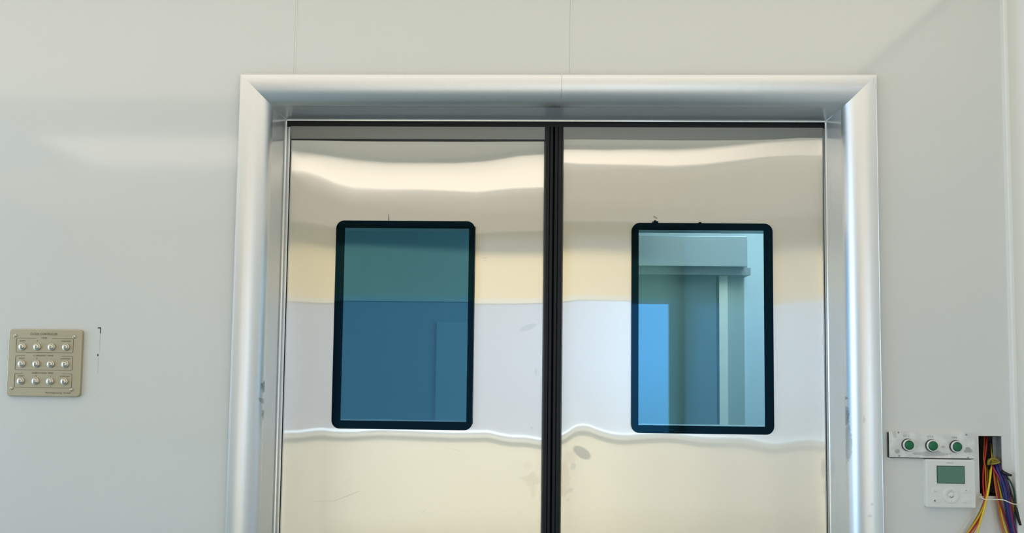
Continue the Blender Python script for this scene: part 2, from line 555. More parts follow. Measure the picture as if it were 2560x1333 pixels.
# glowing ceiling fields added as fill light, before and behind that light
for nm, lab, y0_, y1_, x0_, mat_ in (('fill_ceiling', 'added glowing ceiling field for fill light before the doors', -1.30, -.14, XW0 + .1, 'front_fill'),
                                    ('fill_ceiling', 'added dim glowing ceiling field for fill light toward the mirrored window', -4.30, -2.60, XW0 + .1, 'rear')):
    lc = empty(nm, ((LAMP_X0 + LAMP_X1) / 2, (y0_ + y1_) / 2, HC), lab, 'ceiling light')
    mb = MB()
    mb.box(x0_, XW1 - .03, y0_, y1_, HC - .010, HC - .004)
    mb.build('diffuser', M[mat_], lc)
    mb = MB()
    for x_ in (x0_ - .02, XW1 - .03): mb.box(x_, x_ + .02, y0_ - .02, y1_ + .02, HC - .014, HC)
    for y_ in (y0_ - .02, y1_): mb.box(x0_, XW1 - .03, y_, y_ + .02, HC - .014, HC)
    mb.build('frame', M['win_frame'], lc)

# ------------------------------------------------------------------ casing round the opening
casing = empty('trim_1', (0, 0, 0), 'satin metal casing with rounded edge round the double door', 'door casing', kind='structure')
UO = 0.0865
prof = [(UO, 0.0), (UO, -.0135), (UO - .0010, -.0152), (UO - .0020, -.0154), (UO - .0026, -.0147), (UO - .0040, -.0150), (.0750, -.0154)]
cu, cyy, ru, ry = 0.0715, 0.034, 0.0600, 0.0495
for k in range(1, 17):
    a = math.radians(90 * k / 16)
    prof.append((cu - ru * math.sin(a), cyy - ry * math.cos(a)))
NFLAT = 6

def casing_run(name, pts_fn, mat, ends, parent):
    """pts_fn(u, e) gives the point of the profile at distance u outwards, e = end 0 or 1"""
    mb = MB()
    mb.sweep([[pts_fn(u, y, e) for u, y in prof] for e in ends], smooth=True)
    o = mb.build(name, mat, parent, recalc=False)
    for p in o.data.polygons:
        p.use_smooth = p.index >= NFLAT and p.index < NFLAT + 17
    return o

JX = 0.0159       # joint in the head of the casing
casing_run('jamb_casing', lambda u, y, e: (XL - u, y, (0.0, ZT + u)[e]), M['alu_left'], (0, 1), casing)
casing_run('head_casing', lambda u, y, e: ((XL - u, JX - .0004)[e], y, ZT + u), M['alu'], (0, 1), casing)
casing_run('head_casing', lambda u, y, e: ((JX + .0004, XR + u)[e], y, ZT + u), M['alu'], (0, 1), casing)
casing_run('jamb_casing', lambda u, y, e: (XR + u, y, (ZT + u, 0.0)[e]), M['alu_right'], (0, 1), casing)
# flat return between the rounded edge and the leaves
rprof = [(.0115, .0340), (0.0, .110), (-.0030, .1105), (-.0032, .1140), (-.0005, .1150), (.002, .1180)]
def reveal_run(pts_fn, ends):
    mb = MB()
    mb.sweep([[pts_fn(u, y, e) for u, y in rprof] for e in ends], smooth=False)
    mb.build('return_panel', M['reveal'], casing, recalc=False)
reveal_run(lambda u, y, e: (XL - u, y, (0.0, ZT + u)[e]), (0, 1))
reveal_run(lambda u, y, e: ((XL - u, XR + u)[e], y, ZT + u), (0, 1))
reveal_run(lambda u, y, e: (XR + u, y, (ZT + u, 0.0)[e]), (0, 1))
# mitre lines where the lengths meet
for sx_, xx in ((-1, XL), (1, XR)):
    mb = MB()
    mb.tube([(xx + sx_ * u, y - .0004, ZT + u) for u, y in ((.0122, .0385), (0.0, .109), (-.003, .1115))], .0011, 6)
    mb.build('mitre_seam', M['alu'], casing)
# black seals behind the return, closing the gap round the leaves
mb = MB()
mb.box(XL - .01, XR + .01, .1180, .165, 2.1005, ZT + .012)
mb.box(-.7535, -.7498, .1240, .165, 0, 2.1005)
mb.box(.7512, .7535, .1240, .165, 0, 2.1005)
mb.build('rubber_seal', M['rubber'], casing)
for a_, b_ in ((XL - .012, -.7530), (.7535, XR + .012)):
    mb = MB()
    mb.box(a_, b_, .1215, .165, 0, 2.1005)
    mb.build('door_stop', M['reveal'], casing)

# ------------------------------------------------------------------ the two leaves
def ray_dir(u, v):
    return rgt * ((u - PX) / FPX) - upv * ((v - PY) / FPX) + fwd

def on_plane(u, v, y):
    d = ray_dir(u, v)
    return EYE + d * ((y - EYE.y) / d.y)

# how the thin sheet bulges: heights of mirrored edges along each leaf (image columns, rows), turned into sheet tilt
UPPER = {0: [(715, 385), (800, 392), (880, 400), (960, 405), (1040, 405), (1140, 404), (1220, 398), (1300, 386), (1370, 382)],
         1: [(1400, 373), (1520, 375), (1600, 374), (1680, 376), (1760, 374), (1840, 368), (1920, 362), (1990, 360), (2070, 359)]}
LOWER = {0: [(715, 434), (765, 435), (800, 446), (840, 462), (880, 471), (960, 473), (1040, 472), (1120, 474), (1190, 477), (1230, 473), (1280, 468), (1370, 465)],
         1: [(1400, 406), (1440, 410), (1520, 412), (1600, 414), (1680, 417), (1760, 414), (1840, 407), (1920, 400), (2000, 399), (2040, 402), (2070, 404)]}
HEAD = {0: [(710, 743), (800, 747), (900, 748), (1200, 746), (1300, 746), (1370, 744)],
        1: [(1395, 743), (1450, 736), (1560, 739), (1700, 746), (1850, 752), (1935, 754), (2000, 748), (2070, 746)]}
SILL = {0: [(700, 1088), (751, 1087.5), (775, 1084.5), (806, 1082.3), (821, 1085), (843, 1086.7), (888, 1087.5), (917, 1085.2), (954, 1083.5),
            (977, 1085), (1021, 1086.7), (1084, 1089.7), (1129, 1092), (1196, 1091.6), (1217, 1091), (1233, 1094), (1251, 1099), (1277, 1103),
            (1315, 1104), (1337, 1108), (1360, 1112)],
        1: [(1396, 1099), (1405, 1098.5), (1415, 1094), (1427, 1084.5), (1439, 1076.3), (1457, 1073.7), (1473, 1075.6), (1494, 1084.5), (1516, 1091.2),
            (1538, 1095.6), (1561, 1097.9), (1590, 1095.6), (1627, 1092.7), (1665, 1091.2), (1687, 1092), (1709, 1095), (1746, 1100), (1782, 1102),
            (1834, 1101), (1863, 1102.3), (1885, 1106), (1915, 1112.7), (1937, 1115), (1960, 1112), (1990, 1106), (2012, 1104), (2041, 1103.5), (2070, 1107)]}

def tilt_curve(pts, tz, ty):
    """sheet tilt along x that carries the mirrored edge at height tz, depth ty to the given rows"""
    xs, zs, ds = [], [], []
    for u, v in pts:
        p = on_plane(u, v, DY)
        s_in = (p.z - EYE.z) / (DY - EYE.y)
        s_out = (tz - p.z) / (DY - ty)
        xs.append(p.x); zs.append(p.z); ds.append((s_out - s_in) / 2)
    return np.array(xs), np.array(zs), np.array(ds)

def smooth1(xs, ys, q):
    y = np.interp(q, xs, ys)
    k = np.array([1, 2, 3, 2, 1], float); k /= k.sum()
    return np.convolve(np.pad(y, 2, mode='edge'), k, mode='valid')

def pchip(xk, yk, x):
    h = np.diff(xk); d = np.diff(yk) / h
    mm = np.zeros_like(yk)
    for i in range(1, len(xk) - 1):
        if d[i - 1] * d[i] > 0:
            w1, w2 = 2 * h[i] + h[i - 1], h[i] + 2 * h[i - 1]
            mm[i] = (w1 + w2) / (w1 / d[i - 1] + w2 / d[i])
    i = np.clip(np.searchsorted(xk, x) - 1, 0, len(h) - 1)
    t = (x - xk[i]) / h[i]
    return ((1 + 2 * t) * (1 - t) ** 2 * yk[i] + t * (1 - t) ** 2 * h[i] * mm[i] + t * t * (3 - 2 * t) * yk[i + 1] + t * t * (t - 1) * h[i] * mm[i + 1])

def bulge(side, xs, zs):
    """sheet offset (metres, + is away from the room) on a grid"""
    curves = []
    for tab, tz, ty in ((UPPER, HC - .012, LAMP_Y1), (LOWER, HC - .012, LAMP_Y0), (HEAD, ZHEAD, YB), (SILL, ZSILL, YB)):
        cx, cz, cd = tilt_curve(tab[side], tz, ty)
        curves.append((smooth1(cx, cz, xs), smooth1(cx, cd, xs)))
    dz = np.zeros((len(xs), len(zs)))
    for i in range(len(xs)):
        (zu, du), (zl, dl), (zh, dh), (zs_, ds_) = [(c[0][i], c[1][i]) for c in curves]
        kn = [(0.0, 0.0), (0.86, 0.020), (0.98, 0.014), (zs_ - .05, ds_ * .8), (zs_, ds_), (zs_ + .05, ds_ * .8), (1.42, 0.0), (zh - .06, dh * .8), (zh, dh), (zh + .06, dh * .8), (zl - .11, dl * .45),
              (zl, dl), (zu, du), (max(2.075, zu + .012), du * .5), (2.11, 0.0)]
        kx = np.array([k[0] for k in kn]); ky = np.array([k[1] for k in kn])
        dz[i] = pchip(kx, ky, zs)
    h = np.zeros_like(dz)
    h[:, 1:] = np.cumsum((dz[:, 1:] + dz[:, :-1]) / 2 * np.diff(zs)[None, :], axis=1)
    mid = np.argmin(np.abs(zs - 1.55))
    return h - h[:, mid:mid + 1]

STEEL = [brushed_steel('brushed_steel_left_leaf', [(-0.068, 1.533, 0.026, 0.0085, 20, .30), (-0.045, 1.41, 0.004, 0.010, 0, .3), (-0.055, 1.255, 0.004, 0.003, 0, .4),
                         (-0.192, 1.727, 0.007, 0.0012, -8, .7), (-0.190, 1.719, 0.006, 0.0010, -8, .6),
                         (-0.565, 1.060, 0.045, 0.0016, 22, .5), (-0.63, 1.045, 0.03, 0.0012, 3, .35), (-0.352, 1.021, 0.012, 0.001, 40, .4),
                         (-0.27, 1.192, 0.02, 0.0012, -12, .3)],
                         [(-0.055, 1.115, 0.026, 0.018, 0, .55), (-0.05, 1.08, 0.008, 0.02, 0, .4), (-0.065, 1.15, 0.012, 0.012, 0, .25)]),
         brushed_steel('brushed_steel_right_leaf', [(0.0845, 1.1885, 0.029, 0.0150, -32, .95), (0.060, 1.150, 0.008, 0.012, -20, .35), (0.052, 1.085, 0.010, 0.006, 30, .35),  # first spot is a painted reflection of the grey rail; the rest are marks
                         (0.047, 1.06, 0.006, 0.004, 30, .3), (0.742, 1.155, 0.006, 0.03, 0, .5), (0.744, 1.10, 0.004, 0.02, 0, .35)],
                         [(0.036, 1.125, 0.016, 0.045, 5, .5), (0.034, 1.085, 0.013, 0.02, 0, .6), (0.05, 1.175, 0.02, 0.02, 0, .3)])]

LEAF = [(-.7495, -.0252, (-.6133, -.2185, 1.2448, 1.8312), (-.5871, -.2364, 1.2689, 1.8090)),
        (.0252, .7508, (.2176, .6099, 1.2443, 1.8300), (.2381, .5837, 1.2672, 1.8090))]
LBL = ['steel door leaf with the dark blue vision pane', 'steel door leaf whose pane shows the second doorway']
max_h = 0
for side in (0, 1):
    x0, x1, fo, fi = LEAF[side]
    door = empty('door_%d' % (side + 1), ((x0 + x1) / 2, DY, 0), LBL[side], 'door', kind='structure')
    hx0, hx1, hz0, hz1 = fi[0] - .018, fi[1] + .018, fi[2] - .006, fi[3] + .006
    def lines(a, b, step, cuts):
        ks = [a] + sorted(cuts) + [b]
        out = []
        for p, q in zip(ks, ks[1:]):
            n = max(1, round((q - p) / step))
            out += [p + (q - p) * i / n for i in range(n)]
        return np.array(out + [b])
    gx = lines(x0, x1, .004, (hx0, hx1))
    gz = np.concatenate([np.linspace(.004, .88, 12)[:-1], lines(.88, 2.1003, .0036, (hz0, hz1))])
    h = bulge(side, gx, gz)
    # hold the sheet flat where the vision panel clamps it
    dxm = np.maximum(np.maximum(fo[0] - gx, gx - fo[1]), 0)[:, None]
    dzm = np.maximum(np.maximum(fo[2] - gz, gz - fo[3]), 0)[None, :]
    near = np.clip(1 - np.hypot(dxm, dzm) / .02, 0, 1)
    h = np.where(near > 0.999, np.clip(h, -.003, .003), h)
    max_h = max(max_h, np.abs(h[:, gz > .9]).max())
    mb = MB()
    V = [[mb.bm.verts.new((gx[i], DY + h[i, j], gz[j])) for j in range(len(gz))] for i in range(len(gx))]
    for i in range(len(gx) - 1):
        for j in range(len(gz) - 1):
            cx_, cz_ = (gx[i] + gx[i + 1]) / 2, (gz[j] + gz[j + 1]) / 2
            if hx0 < cx_ < hx1 and hz0 < cz_ < hz1: continue
            f = mb.bm.faces.new((V[i][j], V[i + 1][j], V[i + 1][j + 1], V[i][j + 1]))
            f.smooth = True
    nx, nz = len(gx), len(gz)
    # edges and rear sheet
    bx = lambda x, z: (x, DY + .040, z)
    rim = [V[i][0] for i in range(nx)] + [V[nx - 1][j] for j in range(1, nz)] + [V[i][nz - 1] for i in range(nx - 2, -1, -1)] + [V[0][j] for j in range(nz - 2, 0, -1)]
    back = [mb.bm.verts.new((v.co.x, DY + .040, v.co.z)) for v in rim]
    for a in range(len(rim)):
        b_ = (a + 1) % len(rim)
        mb.bm.faces.new((rim[a], back[a], back[b_], rim[b_]))
    for a0, a1, c0, c1 in ((x0, hx0, .004, 2.1), (hx1, x1, .004, 2.1), (hx0, hx1, .004, hz0), (hx0, hx1, hz1, 2.1)):
        mb.face([bx(a0, c0), bx(a0, c1), bx(a1, c1), bx(a1, c0)])
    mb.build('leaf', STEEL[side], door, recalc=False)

    mb = MB()
    mb.sweep([[(x, DY + .002, 2.1003), (x, DY - .0075, 2.0995), (x, DY - .0030, 2.0655), (x, DY - .0018, 2.0640)] for x in (x0 + .001, x1 - .001)], smooth=False)
    mb.build('top_strip', M['dull_steel'], door, recalc=True)
    mb = MB()
    mb.box(x0 + .001, x1 - .001, DY - .0016, DY + .003, 2.0616, 2.0642)  # black strip drawn in for the shadow gap under the top strip
    mb.build('top_strip_shadow_gap', M['rubber'], door)

    vp = bpy.data.objects.new('vision_panel', None); vp.location = (0, 0, 0); link(vp, door)
    # black border, round outside, square inside
    mb = MB()
    N = 8
    outer = rounded(*fo, .024, N)
    ox0, ox1, oz0, oz1 = fi
    inner = []
    for cx_, cz_ in ((ox1, oz1), (ox0, oz1), (ox0, oz0), (ox1, oz0)): inner += [(cx_, cz_)] * (N + 1)
    yf = DY - .0065
    def ring(pts, y): return [mb.bm.verts.new((x, y, z)) for x, z in pts]
    ro, rf = ring(outer, DY + .004), ring(rounded(fo[0] + .0012, fo[1] - .0012, fo[2] + .0012, fo[3] - .0012, .0228, N), yf)
    corner = {}
    ri = []
    for p in inner:
        if p not in corner: corner[p] = mb.bm.verts.new((p[0], yf, p[1]))
        ri.append(corner[p])
    L = len(outer)
    for a in range(L):
        b_ = (a + 1) % L
        mb.bm.faces.new((ro[a], ro[b_], rf[b_], rf[a]))
        vs = [rf[a], rf[b_], ri[b_]] + ([ri[a]] if ri[a] is not ri[b_] else [])
        mb.bm.faces.new(vs)
    # same border on the far side
    yb = DY + .046
    cb = [mb.bm.verts.new((x, yb, z)) for x, z in ((ox0 - .016, oz0), (ox1 + .016, oz0), (ox1 + .016, oz1), (ox0 - .016, oz1))]
    co = [mb.bm.verts.new((x, yb, z)) for x, z in ((fo[0], fo[2]), (fo[1], fo[2]), (fo[1], fo[3]), (fo[0], fo[3]))]
    for a in range(4): mb.bm.faces.new((cb[a], cb[(a + 1) % 4], co[(a + 1) % 4], co[a]))
    # scraps of sealant standing over the edge
    if side == 1:
        for px_, w_, h_ in ((.2835, .007, .006), (.2900, .005, .004), (.2775, .003, .003)):
            mb.box(px_ - w_ / 2, px_ + w_ / 2, yf - .002, yf + .004, fo[3] - .002, fo[3] + h_, bevel=.0015)
        mb.tube([(.2795, yf, fo[3] + .018), (.2850, yf, fo[3] + .0145), (.2895, yf, fo[3] + .011)], .0007, 5)
        mb.box(.405, .412, yf - .001, yf + .003, fo[3] - .001, fo[3] + .0016)
    else:
        mb.tube(spline([(-.4640, yf, fo[3] - .001), (-.4655, yf, fo[3] + .010), (-.4660, yf, fo[3] + .019)], 4), .0009, 5, r1=.0003)
    mb.build('border', M['enamel'], vp)
    mb = MB()
    mb.box(ox0, ox1, yf + .0004, yf + .0010, oz0, oz1)
    mb.build('glass_pane', M['glass'], vp)
    mb = MB()
    q = .0012
    A = [(ox0, oz0), (ox1, oz0), (ox1, oz1), (ox0, oz1)]
    for a in range(4):
        p_, r_ = A[a], A[(a + 1) % 4]
        fl = lambda c: c[0] + (.016 if c[0] > (ox0 + ox1) / 2 else -.016)
        mb.face([(p_[0], yf + .002, p_[1]), (r_[0], yf + .002, r_[1]), (fl(r_), yb, r_[1]), (fl(p_), yb, p_[1])])
    mb.build('spacer', M['liner'], vp)

    # rubber gasket on the meeting edge
    s = -1 if side == 0 else 1
    gp = [(.0252, .150), (.0252, .1165), (.0240, .1105), (.0215, .1088), (.0130, .1083), (.0115, .1106), (.0100, .1086), (.0034, .1090), (.0014, .1120), (.0008, .1180), (.0008, .150)]
    mb = MB()
    mb.sweep([[(s * u + (0.0 if s < 0 else 0), y, z) for u, y in gp] for z in (.004, 2.1003)], closed=True, smooth=False, caps=True)
    mb.build('gasket', M['rubber'], door)
    if side == 0:
        mb = MB(); mb.box(-.024, -.0006, .1505, .158, .004, 2.1003); mb.box(-.0006, .010, .1515, .158, .004, 2.1003)  # unseen strip added to stop hall light leaking between the leaves
        mb.build('light_leak_blocker', M['rubber'], door)
print('max bulge', max_h)

# ------------------------------------------------------------------ hall behind the doors
HY = 2.0
mb = MB(); mb.box(-1.9, 0.02, HY, HY + .1, 0, HC)
tag(mb.build('wall_hall_teal', M['hall_blue']), 'teal wall behind the left leaf pane', 'wall', kind='structure')
mb = MB(); mb.box(0.02, 2.0, HY, HY + .1, 0, HC)
tag(mb.build('wall_hall_pale', M['hall_wall']), 'pale blue wall behind the right leaf pane', 'wall', kind='structure')
mb = MB(); mb.box(-1.9, -1.8, .16, HY, 0, HC)
tag(mb.build('wall_hall_left', M['hall_blue']), 'teal side wall of the hall behind the doors', 'wall', kind='structure')
mb = MB(); mb.box(1.9, 2.0, WB, HY, 0, HC)
tag(mb.build('wall_hall_right', M['hall_wall']), 'pale side wall of the hall behind the doors', 'wall', kind='structure')
mb = MB(); mb.box(-.56, -.10, HY - .012, HY, .9, 1.635, bevel=.002)
tag(mb.build('wall_panel', M['hall_panel']), 'paler square-cornered board seen in the lower corner of the dark blue pane', 'wall board')

d3 = empty('door_3', (.55, HY, 0), 'second doorway with a steel header box seen through the pane', 'door', kind='structure')
mb = MB()
mb.box(.12, 1.0125, HY - .16, HY - .02, 1.921, 2.072, bevel=.002)
mb.build('header_cover', M['header'], d3)
mb = MB()
pr = [(HY - .02, 2.105), (HY - .02, 1.895), (HY - .10, 1.895), (HY - .155, 1.938), (HY - .02, 1.940)]
mb.box(.10, 1.044, HY - .11, HY, 1.884, 1.9205)
mb.box(1.0135, 1.044, HY - .05, HY, 1.9205, 2.075)
mb.build('header_plate', M['galv'], d3)
mb = MB(); mb.box(.12, .885, HY - .05, HY - .01, 0.005, 1.895); mb.build('leaf', M['hall_door'], d3)
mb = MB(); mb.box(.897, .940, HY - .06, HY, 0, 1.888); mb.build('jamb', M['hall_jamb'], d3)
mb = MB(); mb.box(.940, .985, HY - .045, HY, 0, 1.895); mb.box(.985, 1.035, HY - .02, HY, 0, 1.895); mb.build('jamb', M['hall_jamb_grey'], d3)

hl = empty('hall_light', (1.1, 1.1, HC), 'lit square panel on the hall ceiling behind the doors', 'ceiling light')
mb = MB(); mb.box(.8, 1.7, .75, 1.45, HC - .012, HC - .006); mb.build('diffuser', M['hall_lamp'], hl)
mb = MB()
for a, b_ in ((.78, .80), (1.7, 1.72)): mb.box(a, b_, .73, 1.47, HC - .016, HC)
for a, b_ in ((.73, .75), (1.45, 1.47)): mb.box(.8, 1.7, a, b_, HC - .016, HC)
mb.build('frame', M['win_frame'], hl)


# ------------------------------------------------------------------ lettering
def text(body, x, z, size, y, mat, parent, name='lettering', align='CENTER', width=None, rot=0.0):
    cu = bpy.data.curves.new(name, 'FONT')
    cu.body = body; cu.size = size
    cu.align_x = align; cu.align_y = 'CENTER'
    cu.extrude = 0.0001
    cu.materials.append(mat)
    o = bpy.data.objects.new(name, cu)
    off = Vector((0, 0, 0)); q = parent
    while q is not None: off += q.location; q = q.parent
    o.location = Vector((x, y, z)) - off
    o.rotation_euler = (math.radians(90), math.radians(rot), 0)
    link(o, parent)
    if width:
        bpy.context.view_layer.update()
        w = o.dimensions.x
        if w > 0: o.scale.x = width / w
    bpy.context.view_layer.update()
    me = bpy.data.meshes.new_from_object(o.evaluated_get(bpy.context.evaluated_depsgraph_get()))
    t = bpy.data.objects.new('temporary', me)
    t.location, t.rotation_euler, t.scale = o.location.copy(), o.rotation_euler.copy(), o.scale.copy()
    bpy.data.objects.remove(o)
    bpy.data.curves.remove(cu)
    t.name = name
    return link(t, parent)


# ------------------------------------------------------------------ steel plate with twelve buttons
CX0, CX1, CZ0, CZ1 = -1.4585, -1.2595, 1.3305, 1.5090
cp = empty('control_plate', ((CX0 + CX1) / 2, 0, CZ0), 'square steel plate with twelve chrome buttons in three outlined rows', 'control panel')
mb = MB(); plate(mb, CX0, CX1, 0, -.0085, CZ0, CZ1, .010, edge=.002)
mb.build('plate', M['nickel'], cp)
PW = CX1 - CX0; PH = CZ1 - CZ0
YP = -.0085
def cpx(f): return CX0 + PW * f
def cpz(f): return CZ1 - PH * f
for fx, fz in ((.088, .100), (.895, .108), (.072, .885), (.885, .895)):
    mb = MB()
    c = (cpx(fx), YP, cpz(fz))
    mb.lathe(c, [(.0042, 0), (.0042, .0012), (.0034, .0024), (.0020, .0030)], 16)
    mb.box(c[0] - .003, c[0] + .003, YP - .0032, YP - .0028, c[2] - .0005, c[2] + .0005, 1)
    mb.build('screw', [M['chrome'], M['engrave']], cp)
rows = [(.135, .345, .262, 'TIME', .16), (.397, .607, .517, 'CURRENT TIME', .44), (.657, .868, .773, 'ANESTHESIA TIME', .47)]
cols = (.195, .395, .592, .788)
proto = None
for r_i, (za, zb, zc, head, gap) in enumerate(rows):
    fx0, fx1 = .108, .885
    mid = .485
    w = .0009
    path = []
    x0, x1, z0, z1 = cpx(fx0), cpx(fx1), cpz(zb), cpz(za)
    loop = rounded(x0, x1, z0, z1, .0035, 5)
    # open at the top where the heading stands
    g0, g1 = cpx(mid - gap / 2 - .03), cpx(mid + gap / 2 + .03)
    k = 6
    seq = loop[k:] + loop[:k]
    pts = [(g0, z1)] + seq + [(g1, z1)]
    mb = MB()
    P3 = [Vector((x, YP - .0003, z)) for x, z in pts]
    mb.tube(P3, .00042, 5)
    mb.build('row_outline', M['engrave'], cp)
    text(head, cpx(mid), cpz(za - .005), .0058, YP - .0002, M['engrave'], cp, 'row_heading', width=PW * gap * .62 if r_i else PW * .085)
    for c_i, fx in enumerate(cols):
        c = (cpx(fx), YP, cpz(zc))
        text(('RESET', '+', '-', 'STOP/START')[c_i], c[0], cpz(za + .040), .0048 if c_i in (0, 3) else .0085, YP - .0002, M['engrave'], cp, 'button_caption',
             width=(.0165, None, None, .0275)[c_i])
        if proto is None:
            mb = MB()
            mb.lathe(c, [(.0098, 0), (.0098, .0020), (.0090, .0032), (.0078, .0034), (.0076, .0012), (.0070, .0012)], 28)
            b0 = mb.build('button_collar', M['chrome'], cp, origin=c)
            mb = MB()
            mb.lathe(c, [(.0069, .0010), (.0069, .0048), (.0062, .0060), (.0045, .0066), (.0015, .0068)], 28)
            k0 = mb.build('button_cap', M['chrome'], b0, origin=c)
            proto = (b0, k0, c)
        else:
            b1 = proto[0].copy(); link(b1, cp)
            b1.location = Vector(c) - cp.location
            k1 = proto[1].copy(); link(k1, b1)
text('CLOCK CONTROLLER', cpx(.478), cpz(.072), .0088, YP - .0002, M['engrave'], cp, 'title', width=PW * .37)
text('Med Engineering  Pvt.Ltd', cpx(.875), cpz(.942), .0058, YP - .0002, M['engrave'], cp, 'maker_line', align='RIGHT', width=PW * .335)

# ------------------------------------------------------------------ white plate with three green buttons
BX0, BX1, BZ0, BZ1 = .8665, 1.0840, 1.2030, 1.2690
sp = empty('switch_plate', ((BX0 + BX1) / 2, 0, BZ0), 'smudged pale metal plate with three green push buttons', 'switch plate')
mt, nt, b = new_mat('smudged_white_metal')
f1 = noise(nt, 28.0, 5.0)
rmp = nt.nodes.new('ShaderNodeValToRGB')
rmp.color_ramp.elements[0].position = .42; rmp.color_ramp.elements[0].color = (.72, .72, .70, 1)
rmp.color_ramp.elements[1].position = .60; rmp.color_ramp.elements[1].color = (.88, .87, .83, 1)
nt.links.new(f1, rmp.inputs[0])
colr = mix_col(nt, stain_reflection_mask(nt, [(1.064, 1.226, .010, .006, -35, .8), (1.057, 1.222, .007, .004, 10, .7), (.884, 1.219, .007, .006, 0, .75), (.97, 1.2145, .05, .006, 0, .5),
                                   (.985, 1.219, .012, .004, 0, .6), (.878, 1.262, .005, .010, 0, .4), (1.0, 1.232, .006, .003, 0, .5)], .5, 160.0), rmp.outputs[0], (.36, .36, .36))
nt.links.new(colr, b.inputs['Base Color'])
b.inputs['Roughness'].default_value = .4
b.inputs['Metallic'].default_value = .1
YS = -.008
mb = MB(); plate(mb, BX0, BX1, 0, YS, BZ0, BZ1, .0015, edge=.0008); mb.build('plate', mt, sp)
mb = MB(); mb.box(BX0 + .004, BX1 - .004, -.006, 0, BZ0 - .0015, BZ0 + .004); mb.box(BX0 - .0014, BX0 + .004, -.0065, 0, BZ0, BZ1 - .003)
mb.build('plate_edge', M['black'], sp)
for x_, z_ in ((.8905, 1.2665), (1.0625, 1.2635), (.8915, 1.2075), (1.0655, 1.2040)):
    mb = MB(); mb.lathe((x_, YS, z_), [(.0024, 0), (.0022, .0006), (.001, .0009)], 12); mb.build('screw', M['galv'], sp)
first = None
for i, (x_, z_, cap_) in enumerate(((.9135, 1.2355, 'OT-1'), (.9735, 1.2345, 'OT-2'), (1.0345, 1.2330, 'FAN'))):
    c = (x_, YS, z_)
    if first is None:
        mb = MB(); mb.lathe(c, [(.0158, 0), (.0158, .003), (.0152, .0035), (.0140, .0036)], 36, 0)
        base = mb.build('button_seat', M['black'], sp, origin=c)
        mb = MB(); mb.lathe(c, [(.0146, .0030), (.0148, .0080), (.0140, .0094), (.0122, .0094), (.0119, .0075), (.0110, .0070)], 36)
        ringo = mb.build('button_ring', M['white_plastic'], base, origin=c)
        mb = MB(); mb.lathe(c, [(.0119, .0070), (.0119, .0090), (.0112, .0096), (.0105, .0096)], 36, 1)
        mb.lathe(c, [(.0106, .0075), (.0106, .0098), (.0098, .0106), (.0040, .0108)], 36, 0)
        capo = mb.build('button_cap', [M['green'], M['dark_green']], base, origin=c)
        first = (base, ringo, capo)
    else:
        n1 = first[0].copy(); link(n1, sp); n1.location = Vector(c) - sp.location
        for q in first[1:]:
            n2 = q.copy(); link(n2, n1)
    text(cap_, x_ - .003, z_ + .0225, .0072, YS - .0002, M['faded'], sp, 'button_caption')

# ------------------------------------------------------------------ thermostat
TX0, TX1, TZ0, TZ1 = .9600, 1.0840, 1.0775, 1.1985
th = empty('thermostat', ((TX0 + TX1) / 2, 0, TZ0), 'white square thermostat with a blank green display', 'thermostat')
YT = -.0155
mb = MB(); plate(mb, TX0, TX1, 0, YT, TZ0, TZ1, .004, edge=.0025); mb.build('housing', M['white_plastic'], th)
sx0, sx1, sz0, sz1 = .9862, 1.0560, 1.1385, 1.1835
mb = MB()
mb.box(sx0 - .004, sx1 + .004, YT - .0008, YT, sz0 - .004, sz1 + .004, bevel=.0006, seg=1)
mb.build('display_bezel', M['white_plastic'], th)
mb = MB()
mb.box(sx0, sx1, YT - .0014, YT - .0006, sz0, sz1, 1)
mb.box(sx0 + .0018, sx1 - .0018, YT - .0017, YT - .0010, sz0 + .0018, sz1 - .0020, 0)
mb.build('display', [M['lcd'], M['lcd_edge']], th)
M['pale_grey'] = simple('pale_grey_print', (.55, .55, .51), .5)
mb = MB(); mb.box(1.0115, 1.0290, YT - .0003, YT, 1.1895, 1.1917); mb.build('maker_mark', M['pale_grey'], th)
tcx = 1.0215
for nm, (x_, z_, w_, h_) in {'a': (.9850, 1.1205, .021, .010), 'b': (.9850, 1.0960, .021, .010), 'c': (1.0590, 1.1205, .021, .010), 'd': (1.0590, 1.0955, .021, .010)}.items():
    mb = MB(); plate(mb, x_ - w_ / 2, x_ + w_ / 2, YT, YT - .0010, z_ - h_ / 2, z_ + h_ / 2, .002, edge=.0005); mb.build('key', M['white_plastic'], th)
mb = MB()
mb.lathe((tcx, YT, 1.1085), [(.0205, 0), (.0205, .0008), (.0195, .0012), (.0085, .0012), (.0080, .0004), (.0070, .0004), (.0066, .0014), (.003, .0016)], 40)
mb.build('round_key', M['white_plastic'], th)
def symbol(fn, mat='engrave'):
    mb = MB(); fn(mb); mb.build('key_symbol', M[mat], th)
symbol(lambda q: q.tube([(tcx + .0042 * math.cos(math.radians(a)), YT - .0017, 1.1075 + .0035 * math.sin(math.radians(a))) for a in range(195, 361, 15)], .0007, 5))
symbol(lambda q: q.tube([(tcx, YT - .0014, 1.1205), (tcx, YT - .0014, 1.1235)], .0005, 5), 'pale_grey')
symbol(lambda q: q.tube([(tcx, YT - .0014, 1.0935), (tcx, YT - .0014, 1.0965)], .0005, 5), 'pale_grey')
symbol(lambda q: q.tube([(.9795, YT - .0012, 1.1235), (.9795, YT - .0012, 1.1180), (.9860, YT - .0012, 1.1180)], .0004, 5), 'pale_grey')
symbol(lambda q: q.tube([(1.0570, YT - .0012, 1.1215), (1.0600, YT - .0012, 1.1215)], .0007, 5))
symbol(lambda q: q.box(1.0555, 1.0575, YT - .0013, YT - .0010, 1.0905, 1.0925), 'pale_grey')
